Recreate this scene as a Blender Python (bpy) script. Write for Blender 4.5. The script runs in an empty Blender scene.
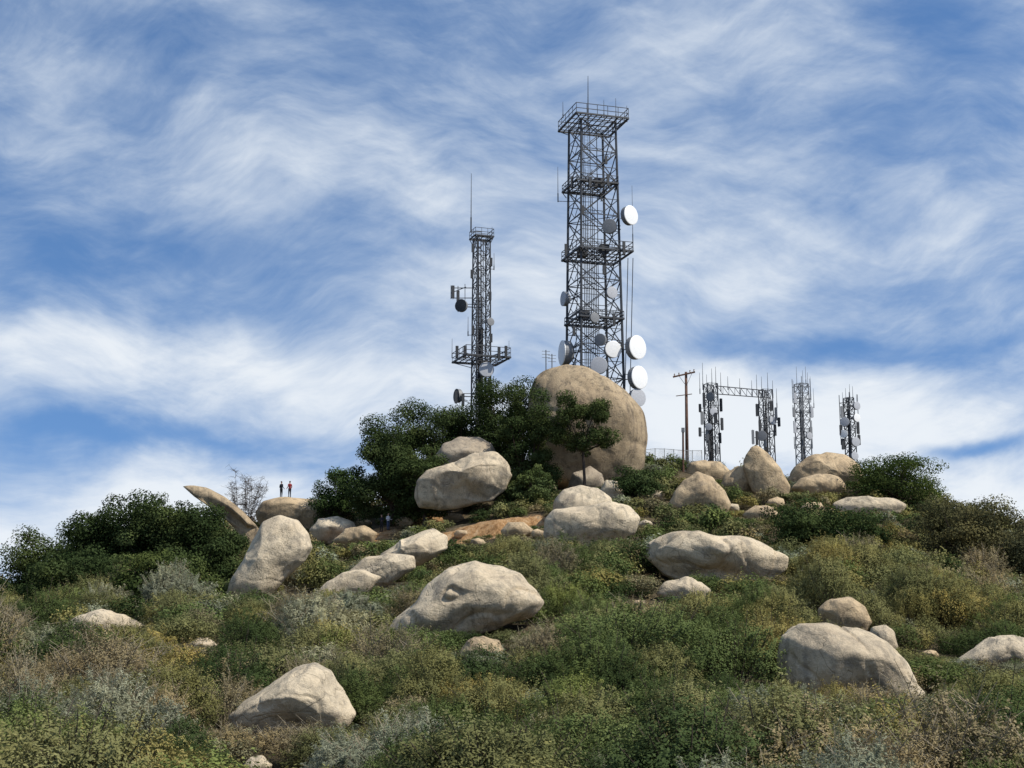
import bpy, math, random
import numpy as np
from mathutils import Vector, noise as mnoise
from mathutils.bvhtree import BVHTree
random.seed(7); RNG=np.random.default_rng(7)
scene=bpy.context.scene; col=scene.collection
R=math.radians
scene.view_settings.view_transform='Standard'; scene.view_settings.look='None'; scene.view_settings.exposure=0
# ---------------------------------------------------------------- camera
F=1400.0; PITCH=math.atan(256/1400); CP,SP=math.cos(PITCH),math.sin(PITCH)
cam=bpy.data.cameras.new('camera'); co=bpy.data.objects.new('camera',cam); col.objects.link(co)
cam.sensor_width=36; cam.lens=F/1024*36; cam.clip_end=20000; cam.clip_start=0.1
co.location=(0,0,0); co.rotation_euler=(math.pi/2+PITCH,0,0); scene.camera=co
def ray(px,py):
    cx=(px-512)/F; cy=(384-py)/F
    return cx, CP-cy*SP, SP+cy*CP
def UT(px,py):
    x,y,z=ray(px,py); return x/y, z/y
def P(px,py,Y):
    u,t=UT(px,py); return Vector((u*Y,Y,t*Y))
def proj(p):
    d=p[1]*CP+p[2]*SP; v=-p[1]*SP+p[2]*CP
    return 512+F*p[0]/d, 384-F*v/d, d
# ---------------------------------------------------------------- terrain
sky_px=[(-500,690),(-200,650),(-60,612),(0,592),(60,570),(100,552),(180,536),(250,530),(300,522),(350,516),(420,502),(480,487),(540,477),(600,472),(650,471),(700,475),(760,480),(850,483),(900,492),(950,510),(1024,538),(1200,600),(1500,680)]
SU=np.array([UT(*p)[0] for p in sky_px]); ST=np.array([UT(*p)[1] for p in sky_px])
TY=np.array([30,45,65,95,120,140,160,165.]); TT=np.array([-.10,-.05,-.005,.04,.07,.095,.118,.118])
def sstep(x): x=np.clip(x,0,1); return x*x*(3-2*x)
BANK=[]
def H(X,Y):
    X=np.asarray(X,float); Y=np.asarray(Y,float)
    Yc=np.clip(Y,30,160); u=X/Yc
    t=np.interp(Yc,TY,TT)+sstep((Yc-30)/130)*(np.interp(u,SU,ST)-.118)
    z=Yc*t
    z=np.where(Y<30,np.interp(Y,[-50,0,12,30],[-1.9,-1.9,-2.5,-3.0]),z)
    d=np.maximum(Y-188,0); z=-40+(z+40)*np.exp(-(d/70)**2)
    und=.22*np.sin(X*.31+1.3*np.sin(Y*.17))+.2*np.sin(Y*.37+1.1*np.sin(X*.21))+.1*np.sin(X*.9+Y*.7)
    z=z+und*sstep((Y-12)/25)*np.exp(-(np.maximum(np.abs(X)-150,0)/100)**2)
    for bx,by,wx,hh in BANK:   # cut banks of bare soil, eroded edge
        yy=Y-by-.5*np.sin(X*.8)-.3*np.sin(X*2.3+.7*Y)-.15*np.sin(X*4.1-Y)
        z=z+hh*np.exp(-((X-bx)/wx)**4)*sstep((yy+.5)/1.6)*(1-sstep((yy-2.0)/10))*(1+.06*np.sin(X*2.9+Y*1.7))
    return z
def h(x,y): return float(H(x,y))
def hit(px,py,Ymin=16,Ymax=166):
    u,t=UT(px,py); Y=np.arange(Ymin,Ymax,.2); g=H(u*Y,Y); k=np.nonzero(Y*t<=g)[0]
    return None if len(k)==0 else float(Y[k[0]])
_b=[]
for px,py,wx,hh in ((490,537,6.8,1.3),(422,525,3.4,.7),(366,541,3.4,.6)):
    Y=hit(px,py); _b.append((UT(px,py)[0]*Y,Y,wx,hh))
BANK=_b
# ---------------------------------------------------------------- materials
def mat(name):
    m=bpy.data.materials.new(name); m.use_nodes=True; nt=m.node_tree
    return m,nt,nt.nodes['Principled BSDF']
def noise_node(nt,vec,scale,detail=5,rough=.55,dist=0):
    n=nt.nodes.new('ShaderNodeTexNoise'); n.inputs['Scale'].default_value=scale; n.inputs['Detail'].default_value=detail
    n.inputs['Roughness'].default_value=rough; n.inputs['Distortion'].default_value=dist
    if vec is not None: nt.links.new(vec,n.inputs['Vector'])
    return n.outputs['Fac']
def ramp(nt,fac,stops):
    r=nt.nodes.new('ShaderNodeValToRGB'); e=r.color_ramp.elements
    while len(e)<len(stops): e.new(.5)
    for i,(p,c) in enumerate(stops): e[i].position=p; e[i].color=(*c,1) if len(c)==3 else c
    nt.links.new(fac,r.inputs['Fac']); return r.outputs['Color']
def mixc(nt,fac,a,b,mode='MIX'):
    m=nt.nodes.new('ShaderNodeMix'); m.data_type='RGBA'; m.blend_type=mode
    for s,v in ((m.inputs[0],fac),(m.inputs[6],a),(m.inputs[7],b)):
        if isinstance(v,(int,float)): s.default_value=v
        elif isinstance(v,tuple): s.default_value=(*v,1)
        else: nt.links.new(v,s)
    return m.outputs[2]
def bw(v): return (v,v,v)
def rock_material(name,tint=(1,1,1),streak=.6):
    m,nt,b=mat(name); g=nt.nodes.new('ShaderNodeNewGeometry'); pos=g.outputs['Position']
    n1=noise_node(nt,pos,.30,6,.6,.5); n2=noise_node(nt,pos,1.3,9,.68); n3=noise_node(nt,pos,8,6,.75)
    base=ramp(nt,n1,[(.32,(.44,.355,.25)),(.47,(.58,.475,.33)),(.62,(.66,.55,.39))])
    base=mixc(nt,ramp(nt,n2,[(.37,bw(.75)),(.49,bw(0))]),base,(.32,.275,.21))
    mp=nt.nodes.new('ShaderNodeMapping'); mp.inputs['Scale'].default_value=(1.1,1.1,.10); nt.links.new(pos,mp.inputs['Vector'])
    st=noise_node(nt,mp.outputs['Vector'],.9,7,.68,.5)
    base=mixc(nt,ramp(nt,st,[(.51,bw(0)),(.66,bw(streak))]),base,(.19,.165,.135))
    base=mixc(nt,.5,base,ramp(nt,n3,[(.3,bw(.55)),(.6,bw(1))]),'MULTIPLY')
    j=noise_node(nt,pos,.26,4,.55,.9); jm=nt.nodes.new('ShaderNodeMath'); jm.operation='SUBTRACT'; nt.links.new(j,jm.inputs[0]); jm.inputs[1].default_value=.5
    ja=nt.nodes.new('ShaderNodeMath'); ja.operation='ABSOLUTE'; nt.links.new(jm.outputs[0],ja.inputs[0])
    jl=ramp(nt,ja.outputs[0],[(0,bw(0)),(.006,bw(1))])
    base=mixc(nt,.35,base,jl,'MULTIPLY')
    base=mixc(nt,1.0,base,tint,'MULTIPLY')
    nt.links.new(base,b.inputs['Base Color']); b.inputs['Roughness'].default_value=.92; b.inputs['Specular IOR Level'].default_value=.12
    add=nt.nodes.new('ShaderNodeMath'); add.operation='MULTIPLY_ADD'; nt.links.new(n2,add.inputs[0]); add.inputs[1].default_value=1.6; nt.links.new(n3,add.inputs[2])
    a2=nt.nodes.new('ShaderNodeMath'); a2.operation='MULTIPLY_ADD'; nt.links.new(jl,a2.inputs[0]); a2.inputs[1].default_value=.3; nt.links.new(add.outputs[0],a2.inputs[2])
    bp=nt.nodes.new('ShaderNodeBump'); bp.inputs['Strength'].default_value=.55; bp.inputs['Distance'].default_value=.2
    nt.links.new(a2.outputs[0],bp.inputs['Height']); nt.links.new(bp.outputs['Normal'],b.inputs['Normal'])
    return m
M={}
M['rock']=rock_material('tan_granite'); M['rock_warm']=rock_material('warm_granite',(.87,.80,.71)); M['rock_grey']=rock_material('grey_granite',(.72,.72,.75)); M['rock_summit']=rock_material('summit_granite',(.68,.63,.57),.85)
def plain(name,c,rough=.6,metal=0,var=.25,scale=6,spec=.4):
    m,nt,b=mat(name); g=nt.nodes.new('ShaderNodeNewGeometry')
    n=noise_node(nt,g.outputs['Position'],scale,4)
    lo=tuple(x*(1-var) for x in c); hi=tuple(min(1,x*(1+var)) for x in c)
    nt.links.new(ramp(nt,n,[(.3,lo),(.7,hi)]),b.inputs['Base Color'])
    b.inputs['Roughness'].default_value=rough; b.inputs['Metallic'].default_value=metal; b.inputs['Specular IOR Level'].default_value=spec
    return m
M['steel']=plain('weathered_steel',(.055,.058,.063),.55,.3)
M['steel_dark']=plain('dark_steel',(.035,.037,.04),.6,.2)
M['galv']=plain('galvanised_steel',(.17,.175,.18),.5,.4)
M['fence']=plain('pale_galvanised_wire',(.42,.42,.40),.5,.3)
M['white']=plain('white_radome',(.80,.80,.78),.45,0,.05)
M['grey_dish']=plain('grey_radome',(.42,.43,.45),.5,0,.1)
M['shroud']=plain('grey_shroud',(.20,.205,.21),.5,0,.12)
M['cable']=plain('black_cable',(.02,.02,.022),.6)
M['wood']=plain('weathered_pole_wood',(.10,.052,.034),.85,0,.3,3)
M['ceramic']=plain('insulator_glaze',(.12,.08,.06),.3)
M['bark']=plain('bark',(.075,.058,.045),.9,0,.35,5,.1)
M['twig']=plain('dry_twig',(.25,.21,.145),.9,0,.25,4,.1)
M['skin']=plain('skin',(.40,.24,.17),.6,0,.05)
M['hair']=plain('hair',(.025,.018,.012),.6)
M['navy']=plain('navy_cloth',(.014,.016,.026),.9); M['maroon']=plain('red_cloth',(.20,.020,.020),.9)
M['pale']=plain('pale_cloth',(.62,.63,.65),.9); M['denim']=plain('denim',(.05,.07,.13),.9); M['black']=plain('black_cloth',(.012,.012,.014),.9)
def foliage_material():
    m,nt,b=mat('leaf'); nt.nodes.remove(b); out=nt.nodes['Material Output']
    at=nt.nodes.new('ShaderNodeAttribute'); at.attribute_name='col'
    oi=nt.nodes.new('ShaderNodeObjectInfo')
    c=mixc(nt,1.0,at.outputs['Color'],ramp(nt,oi.outputs['Random'],[(0,(.74,.77,.74)),(.5,(1,1,1)),(1,(1.25,1.18,1.05))]),'MULTIPLY')
    g=nt.nodes.new('ShaderNodeNewGeometry')
    c=mixc(nt,1.0,c,ramp(nt,noise_node(nt,g.outputs['Position'],.22,4),[(.32,(.70,.76,.74)),(.5,(1,1,1)),(.68,(1.28,1.18,1.0))]),'MULTIPLY')
    d=nt.nodes.new('ShaderNodeBsdfDiffuse'); tr=nt.nodes.new('ShaderNodeBsdfTranslucent'); mx=nt.nodes.new('ShaderNodeMixShader'); mx.inputs[0].default_value=.22
    nt.links.new(c,d.inputs['Color']); nt.links.new(c,tr.inputs['Color']); nt.links.new(d.outputs[0],mx.inputs[1]); nt.links.new(tr.outputs[0],mx.inputs[2]); nt.links.new(mx.outputs[0],out.inputs['Surface'])
    return m
M['leaf']=foliage_material()
def ground_material():
    m,nt,b=mat('hillside_soil'); g=nt.nodes.new('ShaderNodeNewGeometry'); pos=g.outputs['Position']
    n1=noise_node(nt,pos,.25,6,.6); n2=noise_node(nt,pos,2.6,10,.8)
    c=ramp(nt,n1,[(.35,(.07,.056,.036)),(.5,(.12,.094,.058)),(.65,(.18,.145,.085))])
    c=mixc(nt,.7,c,ramp(nt,n2,[(.3,bw(.5)),(.7,bw(1.1))]),'MULTIPLY')
    at=nt.nodes.new('ShaderNodeAttribute'); at.attribute_name='soil'
    mp=nt.nodes.new('ShaderNodeMapping'); mp.inputs['Scale'].default_value=(1,1,.35); nt.links.new(pos,mp.inputs['Vector'])
    red=ramp(nt,noise_node(nt,mp.outputs['Vector'],1.3,10,.78),[(.36,(.20,.105,.045)),(.48,(.46,.265,.12)),(.62,(.60,.42,.245))])
    red=mixc(nt,.55,red,ramp(nt,noise_node(nt,pos,6,6,.75),[(.38,bw(.45)),(.6,bw(1))]),'MULTIPLY')
    sm=nt.nodes.new('ShaderNodeMath'); sm.operation='MULTIPLY_ADD'; nt.links.new(noise_node(nt,pos,1.0,9,.72),sm.inputs[0]); sm.inputs[1].default_value=1.9; sm.inputs[2].default_value=-.92
    sa=nt.nodes.new('ShaderNodeMath'); sa.operation='ADD'; nt.links.new(sm.outputs[0],sa.inputs[0]); nt.links.new(at.outputs['Fac'],sa.inputs[1])
    c=mixc(nt,ramp(nt,sa.outputs[0],[(.35,bw(0)),(.65,bw(1))]),c,red)
    nt.links.new(c,b.inputs['Base Color']); b.inputs['Roughness'].default_value=.95; b.inputs['Specular IOR Level'].default_value=.1
    bp=nt.nodes.new('ShaderNodeBump'); bp.inputs['Strength'].default_value=.8; bp.inputs['Distance'].default_value=.4; nt.links.new(n2,bp.inputs['Height']); nt.links.new(bp.outputs['Normal'],b.inputs['Normal'])
    return m
M['ground']=ground_material()
# ---------------------------------------------------------------- object helpers
OFF={}
def tag(o,label=None,cat=None,group=None,kind=None):
    if label: o['label']=label
    if cat: o['category']=cat
    if group: o['group']=group
    if kind: o['kind']=kind
    return o
def thing(name,label,cat,loc,group=None):
    o=bpy.data.objects.new(name,None); o.empty_display_size=.5; col.objects.link(o); o.location=loc; OFF[o.name]=Vector(loc)
    return tag(o,label,cat,group)
class MB:
    def __init__(s): s.v=[]; s.f=[]
    def beam(s,a,b,r,r1=None,n=4,cap=True):
        a=Vector(a); b=Vector(b); d=b-a
        if d.length<1e-6: return s
        r1=r if r1 is None else r1; d.normalize()
        t=Vector((0,0,1)) if abs(d.z)<.9 else Vector((1,0,0)); x=d.cross(t).normalized(); y=d.cross(x)
        k=len(s.v)
        for p,q in ((a,r),(b,r1)):
            for i in range(n):
                an=2*math.pi*(i+.5)/n; s.v.append(p+x*math.cos(an)*q+y*math.sin(an)*q)
        for i in range(n): s.f.append((k+i,k+(i+1)%n,k+n+(i+1)%n,k+n+i))
        if cap: s.f.append(tuple(k+i for i in reversed(range(n)))); s.f.append(tuple(k+n+i for i in range(n)))
        return s
    def path(s,pts,rs,n=6):
        for i in range(len(pts)-1): s.beam(pts[i],pts[i+1],rs[i],rs[i+1],n)
        return s
    def box(s,c,sx,sy,sz,rz=0):
        c=Vector(c); k=len(s.v); cs,sn=math.cos(rz),math.sin(rz)
        for dz in (-1,1):
            for dx,dy in ((-1,-1),(1,-1),(1,1),(-1,1)):
                x,y=dx*sx/2,dy*sy/2; s.v.append(c+Vector((x*cs-y*sn,x*sn+y*cs,dz*sz/2)))
        for f in ((0,3,2,1),(4,5,6,7),(0,1,5,4),(1,2,6,5),(2,3,7,6),(3,0,4,7)): s.f.append(tuple(k+i for i in f))
        return s
    def lathe(s,prof,o,axis,n=24):
        o=Vector(o); d=Vector(axis).normalized(); t=Vector((0,0,1)) if abs(d.z)<.9 else Vector((1,0,0)); x=d.cross(t).normalized(); y=d.cross(x); k=len(s.v); m=len(prof)
        for r,hh in prof:
            for i in range(n):
                an=2*math.pi*i/n; s.v.append(o+d*hh+x*math.cos(an)*r+y*math.sin(an)*r)
        for j in range(m-1):
            for i in range(n): s.f.append((k+j*n+i,k+j*n+(i+1)%n,k+(j+1)*n+(i+1)%n,k+(j+1)*n+i))
        s.f.append(tuple(k+i for i in reversed(range(n)))); s.f.append(tuple(k+(m-1)*n+i for i in range(n)))
        return s
    def build(s,name,m,parent=None,smooth=False,label=None):
        off=OFF[parent.name] if parent else Vector((0,0,0))
        me=bpy.data.meshes.new(name); me.from_pydata([tuple(p-off) for p in s.v],[],s.f); me.materials.append(m)
        if smooth: me.polygons.foreach_set('use_smooth',[True]*len(me.polygons))
        me.update(); o=bpy.data.objects.new(name,me); col.objects.link(o)
        if parent: o.parent=parent; OFF[o.name]=off
        if label: o['label']=label
        return o
def quads_mesh(name,V,C,m):
    n=len(V)//4; me=bpy.data.meshes.new(name); me.vertices.add(4*n); me.vertices.foreach_set('co',np.ascontiguousarray(V,dtype=np.float32).ravel())
    me.loops.add(4*n); me.loops.foreach_set('vertex_index',np.arange(4*n,dtype=np.int32)); me.polygons.add(n)
    me.polygons.foreach_set('loop_start',np.arange(0,4*n,4,dtype=np.int32)); me.update(calc_edges=True)
    a=me.color_attributes.new('col','FLOAT_COLOR','POINT'); cc=np.ones((4*n,4),np.float32); cc[:,:3]=np.repeat(C,4,axis=0); a.data.foreach_set('color',cc.ravel())
    me.materials.append(m); return me
def nrm(a): return a/np.maximum(np.linalg.norm(a,axis=1,keepdims=True),1e-9)
def leaves(pos,nor,L,W,rng):
    n=len(pos); nor=nrm(nor); t=nrm(np.cross(nor,rng.normal(size=(n,3)))); b=np.cross(nor,t)
    s=(.7+.6*rng.random((n,1)))
    V=np.empty((n,4,3)); V[:,0]=pos-t*L*s; V[:,1]=pos+b*W*s; V[:,2]=pos+t*L*s; V[:,3]=pos-b*W*s
    return V.reshape(-1,3)
# ---------------------------------------------------------------- ground
def axis(lo,hi,step,far):
    a=list(np.arange(lo,hi+.01,step)); s=step; x=hi
    while x<far: s*=1.35; x+=s; a.append(x)
    s=step; x=lo; pre=[]
    while x>-far: s*=1.35; x-=s; pre.append(x)
    return np.array(pre[::-1]+a)
gx=axis(-90,90,.6,5000); gy=axis(8,195,.45,6000)
GX,GY=np.meshgrid(gx,gy); GZ=H(GX,GY)
soil_spots=[]
for (px,py,rx,ry,a) in [(490,528,6.8,3.2,1.05),(422,521,3.8,2.8,.95),(364,537,3.6,2.8,.95),(585,482,5,4,.5),(700,522,3,3,.4),(548,504,4,3,.6)]:
    Y=hit(px,py) or 150; u,_=UT(px,py); soil_spots.append((u*Y,Y,rx,ry,a))
soil=np.zeros_like(GX)
for x,y,rx,ry,a in soil_spots: soil=np.maximum(soil,a*np.exp(-(((GX-x)/rx)**2+((GY-y)/ry)**2)**1.2))
nx,ny=len(gx),len(gy)
V=np.stack([GX,GY,GZ],-1).reshape(-1,3); idx=np.arange(nx*ny).reshape(ny,nx)
Fq=np.stack([idx[:-1,:-1],idx[:-1,1:],idx[1:,1:],idx[1:,:-1]],-1).reshape(-1,4)
me=bpy.data.meshes.new('ground'); me.from_pydata(V.tolist(),[],Fq.tolist()); me.materials.append(M['ground'])
at=me.attributes.new('soil','FLOAT','POINT'); at.data.foreach_set('value',soil.ravel().astype(np.float32))
me.polygons.foreach_set('use_smooth',[True]*len(me.polygons))
g=bpy.data.objects.new('ground',me); col.objects.link(g); tag(g,'brown dry soil hillside rising to the boulder summit','ground',kind='structure')
# ---------------------------------------------------------------- boulders
import bmesh
def ico(sub):
    bm=bmesh.new(); bmesh.ops.create_icosphere(bm,subdivisions=sub,radius=1); bm.verts.ensure_lookup_table()
    v=np.array([x.co[:] for x in bm.verts]); f=[[q.index for q in p.verts] for p in bm.faces]; bm.free(); return v,f
ICO={k:ico(k) for k in (4,5,6)}
BLD=[]
def boulder(label,poly,Y=None,m='rock',df=.8,rough=.9,name='boulder',seed=None,cuts=5,sig=2.8,under=.25,ctr=None,uz=.35,ul=1.0,bury=.28,groove=.025,ck=.5):
    pts=np.array(poly,float); cx,cy=ctr if ctr else (pts.max(0)+pts.min(0))/2; base=pts[:,1].max(); w=np.ptp(pts[:,0]); hh=np.ptp(pts[:,1])
    if Y is None: Y=hit(cx,base-.06*hh) or 156
    seed=seed or int(cx*7+cy*13); rng=np.random.default_rng(seed)
    sc=1/ (F/ (Y*CP+UT(cx,cy)[1]*Y*SP))   # metres per pixel
    dr=df*.5*min(w,1.6*hh)*sc*1.0
    Yc=Y+dr*.55
    q=np.array([[*P(a,b,Yc)] for a,b in pts]); c=np.array([*P(cx,cy,Yc)]); q=q[:,[0,2]]-c[[0,2]]
    th=np.linspace(-math.pi,math.pi,361)[:-1]; rad=np.zeros(360)
    for i,t in enumerate(th):
        d=np.array([math.cos(t),math.sin(t)]); best=0
        for k in range(len(q)):
            a=q[k]; e=q[(k+1)%len(q)]-a; den=d[0]*e[1]-d[1]*e[0]
            if abs(den)<1e-9: continue
            r=(a[0]*e[1]-a[1]*e[0])/den; s=(a[0]*d[1]-a[1]*d[0])/den
            if r>0 and -1e-6<=s<=1+1e-6: best=max(best,r)
        rad[i]=best
    ker=np.exp(-(np.arange(-9,10)/sig)**2); ker/=ker.sum(); rad=np.convolve(np.concatenate([rad[-9:],rad,rad[:9]]),ker,'valid')
    sub=6 if w>75 else (5 if w>40 else 4); v,f=ICO[sub]; v=v.copy()
    for k in range(cuts):   # broad worn faces, edges rounded
        n=rng.normal(size=3); n[1]=-abs(n[1])-.6 if k<cuts-1 else abs(n[1])+.6; n[2]+=.1; n/=np.linalg.norm(n); dist=rng.uniform(.66,.88)
        ov=np.maximum(v@n-dist,0); v=v-np.outer(ov*ck*np.clip(ov/.1,0,1),n)
    d0=v.copy()
    ang=np.arctan2(d0[:,2],d0[:,0]); rr=np.interp(ang,np.append(th,math.pi),np.append(rad,rad[0]))
    yk=np.where(d0[:,1]<0,1-under*sstep((uz-d0[:,2])/ul),1)   # lower front set back under the upper part
    Pq=np.stack([d0[:,0]*rr,d0[:,1]*dr*yk,d0[:,2]*rr],1)
    S=.5*(w+hh)*.5*sc; nn=nrm(Pq); off=Vector(rng.uniform(-50,50,3)); disp=np.empty(len(v))
    for i,p in enumerate(Pq):
        e=Vector(p)/S; disp[i]=.09*mnoise.noise(e*1.4+off)+.045*mnoise.noise(e*2.8+off)-groove*max(0,1-abs(mnoise.noise(e*1.3-off))*12)+.011*mnoise.noise(e*7+off)+.005*mnoise.noise(e*20+off)
    Pq=Pq+nn*(disp*S*rough)[:,None]
    base3=np.array([c[0],Yc,c[2]+Pq[:,2].min()])
    me=bpy.data.meshes.new(name); me.from_pydata((Pq+(c-base3)).tolist(),[],f); me.materials.append(M[m]); me.polygons.foreach_set('use_smooth',[True]*len(f)); me.update()
    o=bpy.data.objects.new(name,me); o.location=base3; col.objects.link(o); tag(o,label,name)
    BLD.append(dict(x0=pts[:,0].min(),x1=pts[:,0].max(),y0=pts[:,1].min(),y1=base,Y=Yc,dr=dr,X=c[0],rx=w*sc/2,bury=bury,o=o))
    return o
boulder('giant rounded tan boulder on the summit in front of the tall tower',[(530,392),(534,378),(546,369),(566,366),(588,369),(607,378),(628,394),(643,414),(648,440),(645,464),(637,486),(600,496),(560,492),(538,478),(530,445),(527,412)],148,'rock_summit',.9,.6,sig=4.5,under=.3)
boulder('rounded grey boulder stacked behind the top of the pale bulging boulder',[(427,480),(431,458),(443,444),(460,437),(480,437),(492,444),(500,460),(495,480),(440,484)],142,'rock_grey')
boulder('pale bulging boulder below the dark oaks left of the giant boulder',[(415,497),(416,482),(427,471),(450,463),(476,452),(495,453),(507,462),(514,475),(507,489),(490,500),(467,507),(440,510),(420,507)],135.5,'rock',.7,.9,under=.45,bury=.24,cuts=6,ck=.7,sig=1.8)
boulder('upper smooth lobe of the pale boulder pair below the giant boulder',[(553,522),(553,502),(563,490),(580,485),(598,488),(611,498),(615,514),(602,528),(570,531)],None,'rock',.8,.6,under=.25,bury=.1)
boulder('wider lower lobe of the pale boulder pair below the giant boulder',[(543,536),(544,519),(554,510),(575,507),(592,504),(610,502),(628,507),(640,519),(635,534),(616,546),(590,553),(560,551)],None,'rock',.7,.7,sig=2.6,under=.4,bury=.15)
boulder('pointed brown boulder below the wooden utility pole',[(668,508),(673,493),(683,480),(697,472),(712,477),(724,490),(731,505),(725,517),(700,521),(675,518)],None,'rock_warm')
boulder('tall leaning slab boulder with a pointed top right of the utility pole',[(743,468),(744,452),(749,442),(756,441),(767,451),(780,468),(791,487),(787,500),(768,503),(752,492)],None,'rock_warm',.5,.3,sig=1.1,cuts=4)
boulder('small wedge boulder against the left side of the leaning slab',[(719,488),(726,474),(738,465),(750,470),(758,485),(755,496),(735,499)],None,'rock_warm',sig=2)
boulder('low rounded boulder on the skyline at the foot of the utility pole',[(683,476),(690,464),(705,459),(720,462),(731,472),(724,488),(695,488)],158,'rock_warm')
boulder('wide dome boulder on the skyline between the two thin right-hand towers',[(786,482),(795,467),(808,457),(825,453),(845,455),(858,465),(864,478),(852,494),(815,496),(793,494)],158,'rock_warm')
boulder('smaller dome boulder in front of the wide skyline dome',[(790,489),(800,478),(818,473),(838,477),(847,488),(838,499),(810,500)],None,'rock_warm')
boulder('long flat boulder slab lying below the right-hand skyline shrubs',[(832,504),(845,497),(870,496),(895,498),(908,505),(900,515),(860,518),(838,514)],None,'rock',.8,.6)
boulder('thin pointed leaning slab boulder beside the left oak trees',[(179,487),(192,485),(208,488),(225,497),(242,510),(256,524),(268,541),(270,560),(258,556),(246,542),(231,525),(213,508),(195,495)],None,'rock_summit',.34,.36,sig=1.0,ctr=(247,530),under=.85,uz=.6,ul=.5)
boulder('flat-topped boulder with two people standing on it',[(254,514),(262,501),(285,497),(315,499),(340,503),(356,512),(352,528),(320,536),(280,534),(260,527)],None,'rock_warm',.8,.45,under=.4)
boulder('small rounded boulder at the right foot of the flat-topped boulder',[(308,530),(318,519),(338,516),(354,522),(359,535),(340,545),(318,544)])
boulder('tall leaning pale boulder narrowing to a foot at lower left',[(225,600),(231,580),(244,561),(252,540),(263,522),(281,515),(299,519),(309,533),(313,547),(305,561),(290,575),(275,591),(259,604),(238,609)],None,'rock',.75,.5,sig=1.6,bury=.1,under=.15)
boulder('upper part of the long pale slab ledge in mid hill',[(360,579),(382,553),(402,540),(418,531),(435,526),(448,535),(447,549),(430,560),(408,570),(384,582)],None,'rock',.5,.8,sig=1.3,under=.4,bury=.15,cuts=6,ck=.7)
boulder('middle part of the long pale slab ledge in mid hill',[(332,590),(348,570),(366,558),(388,553),(414,556),(416,568),(394,582),(368,592),(348,596)],None,'rock',.5,.7,sig=1.3,under=.3,bury=.15,cuts=6,ck=.7)
boulder('lower left end of the long pale slab ledge in mid hill',[(313,597),(326,582),(342,573),(364,569),(382,577),(368,593),(342,602),(322,603)],None,'rock',.5,.7,sig=1.3,under=.3,bury=.15,cuts=6,ck=.7)
boulder('broad humped boulder with a dark hollow in the middle of the slope',[(385,636),(396,618),(414,604),(430,585),(450,570),(475,561),(500,566),(520,574),(536,588),(546,602),(536,614),(512,624),(488,636),(460,644),(425,648),(396,645)],None,'rock',.85,1.0,sig=1.8,under=.4,bury=.16,groove=.07)
boulder('small square boulder just below the broad humped boulder',[(459,653),(466,640),(482,635),(500,640),(505,653),(490,666),(468,665)],None,'rock_warm')
boulder('wide flat-topped boulder with a shadowed front right of centre',[(645,557),(649,543),(668,532),(698,530),(733,536),(764,544),(789,556),(786,571),(768,586),(738,594),(700,589),(662,575)],None,'rock',.8,1.0,sig=1.8,under=.6,uz=.35,ul=.8,bury=.22,seed=77,groove=.05)
boulder('low pale boulder below the wide flat-topped boulder',[(655,595),(665,581),(685,577),(705,581),(714,591),(700,604),(670,604)])
boulder('large smooth sloping boulder in the right foreground',[(777,660),(782,636),(798,624),(825,621),(855,629),(882,642),(903,658),(918,680),(925,706),(900,718),(860,720),(820,714),(790,698),(779,680)],None,'rock',.8,.75,under=.35,groove=.06)
boulder('upright egg-shaped boulder behind the large right foreground boulder',[(818,609),(830,598),(850,597),(865,607),(872,622),(863,640),(840,643),(824,631)],None,'rock_warm')
boulder('small upright boulder right of the egg-shaped boulder',[(866,641),(872,628),(885,624),(895,632),(898,648),(888,662),(873,657)])
boulder('small rock at the right foot of the large foreground boulder',[(899,692),(907,678),(919,684),(928,699),(919,709),(902,706)],name='rock')
boulder('low pale boulder cut by the right edge of the picture',[(955,662),(975,645),(990,635),(1015,634),(1042,640),(1058,655),(1042,674),(1000,675),(968,673)],under=.4)
boulder('pointed pale boulder in the left foreground',[(228,716),(245,701),(270,685),(295,667),(315,663),(330,672),(345,695),(356,714),(342,733),(315,744),(285,748),(255,741),(233,730)],None,'rock',.8,.85,sig=2.0,under=.35,groove=.04,bury=.18)
boulder('low flat pale boulder in brush at far left',[(58,629),(75,616),(100,611),(125,613),(144,625),(139,637),(105,643),(72,641)])
boulder('tiny pale rock in brush right of the far left flat boulder',[(188,646),(196,638),(208,637),(217,645),(210,653),(194,653)],name='rock')
boulder('small pale rock at the bottom edge of the picture',[(242,766),(250,757),(263,755),(273,765),(265,778),(248,778)],name='rock')
boulder('small pale rock at the left end of the oak grove',[(20,588),(32,578),(48,579),(57,589),(42,597),(24,596)],name='rock')
boulder('jumbled small rock under the lone tree in front of the giant boulder',[(566,488),(573,473),(590,466),(602,474),(606,488),(592,499),(572,499)],None,'rock_grey',name='rock')
boulder('small pale rock at the right foot of the giant boulder',[(598,492),(606,480),(618,481),(626,492),(616,503),(602,502)],None,'rock',name='rock')
boulder('small brown rock below the leaning slab boulder',[(742,514),(755,505),(773,507),(782,517),(766,524),(748,523)],None,'rock_warm',name='rock')
boulder('small orange-brown rock on the bare soil left of centre',[(333,541),(345,529),(365,525),(378,533),(372,547),(345,549)],None,'rock_warm',name='rock')
boulder('small rock on the bare soil below the pale bulging boulder',[(500,532),(508,522),(524,522),(534,531),(524,540),(505,540)],None,'rock_warm',name='rock')
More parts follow.
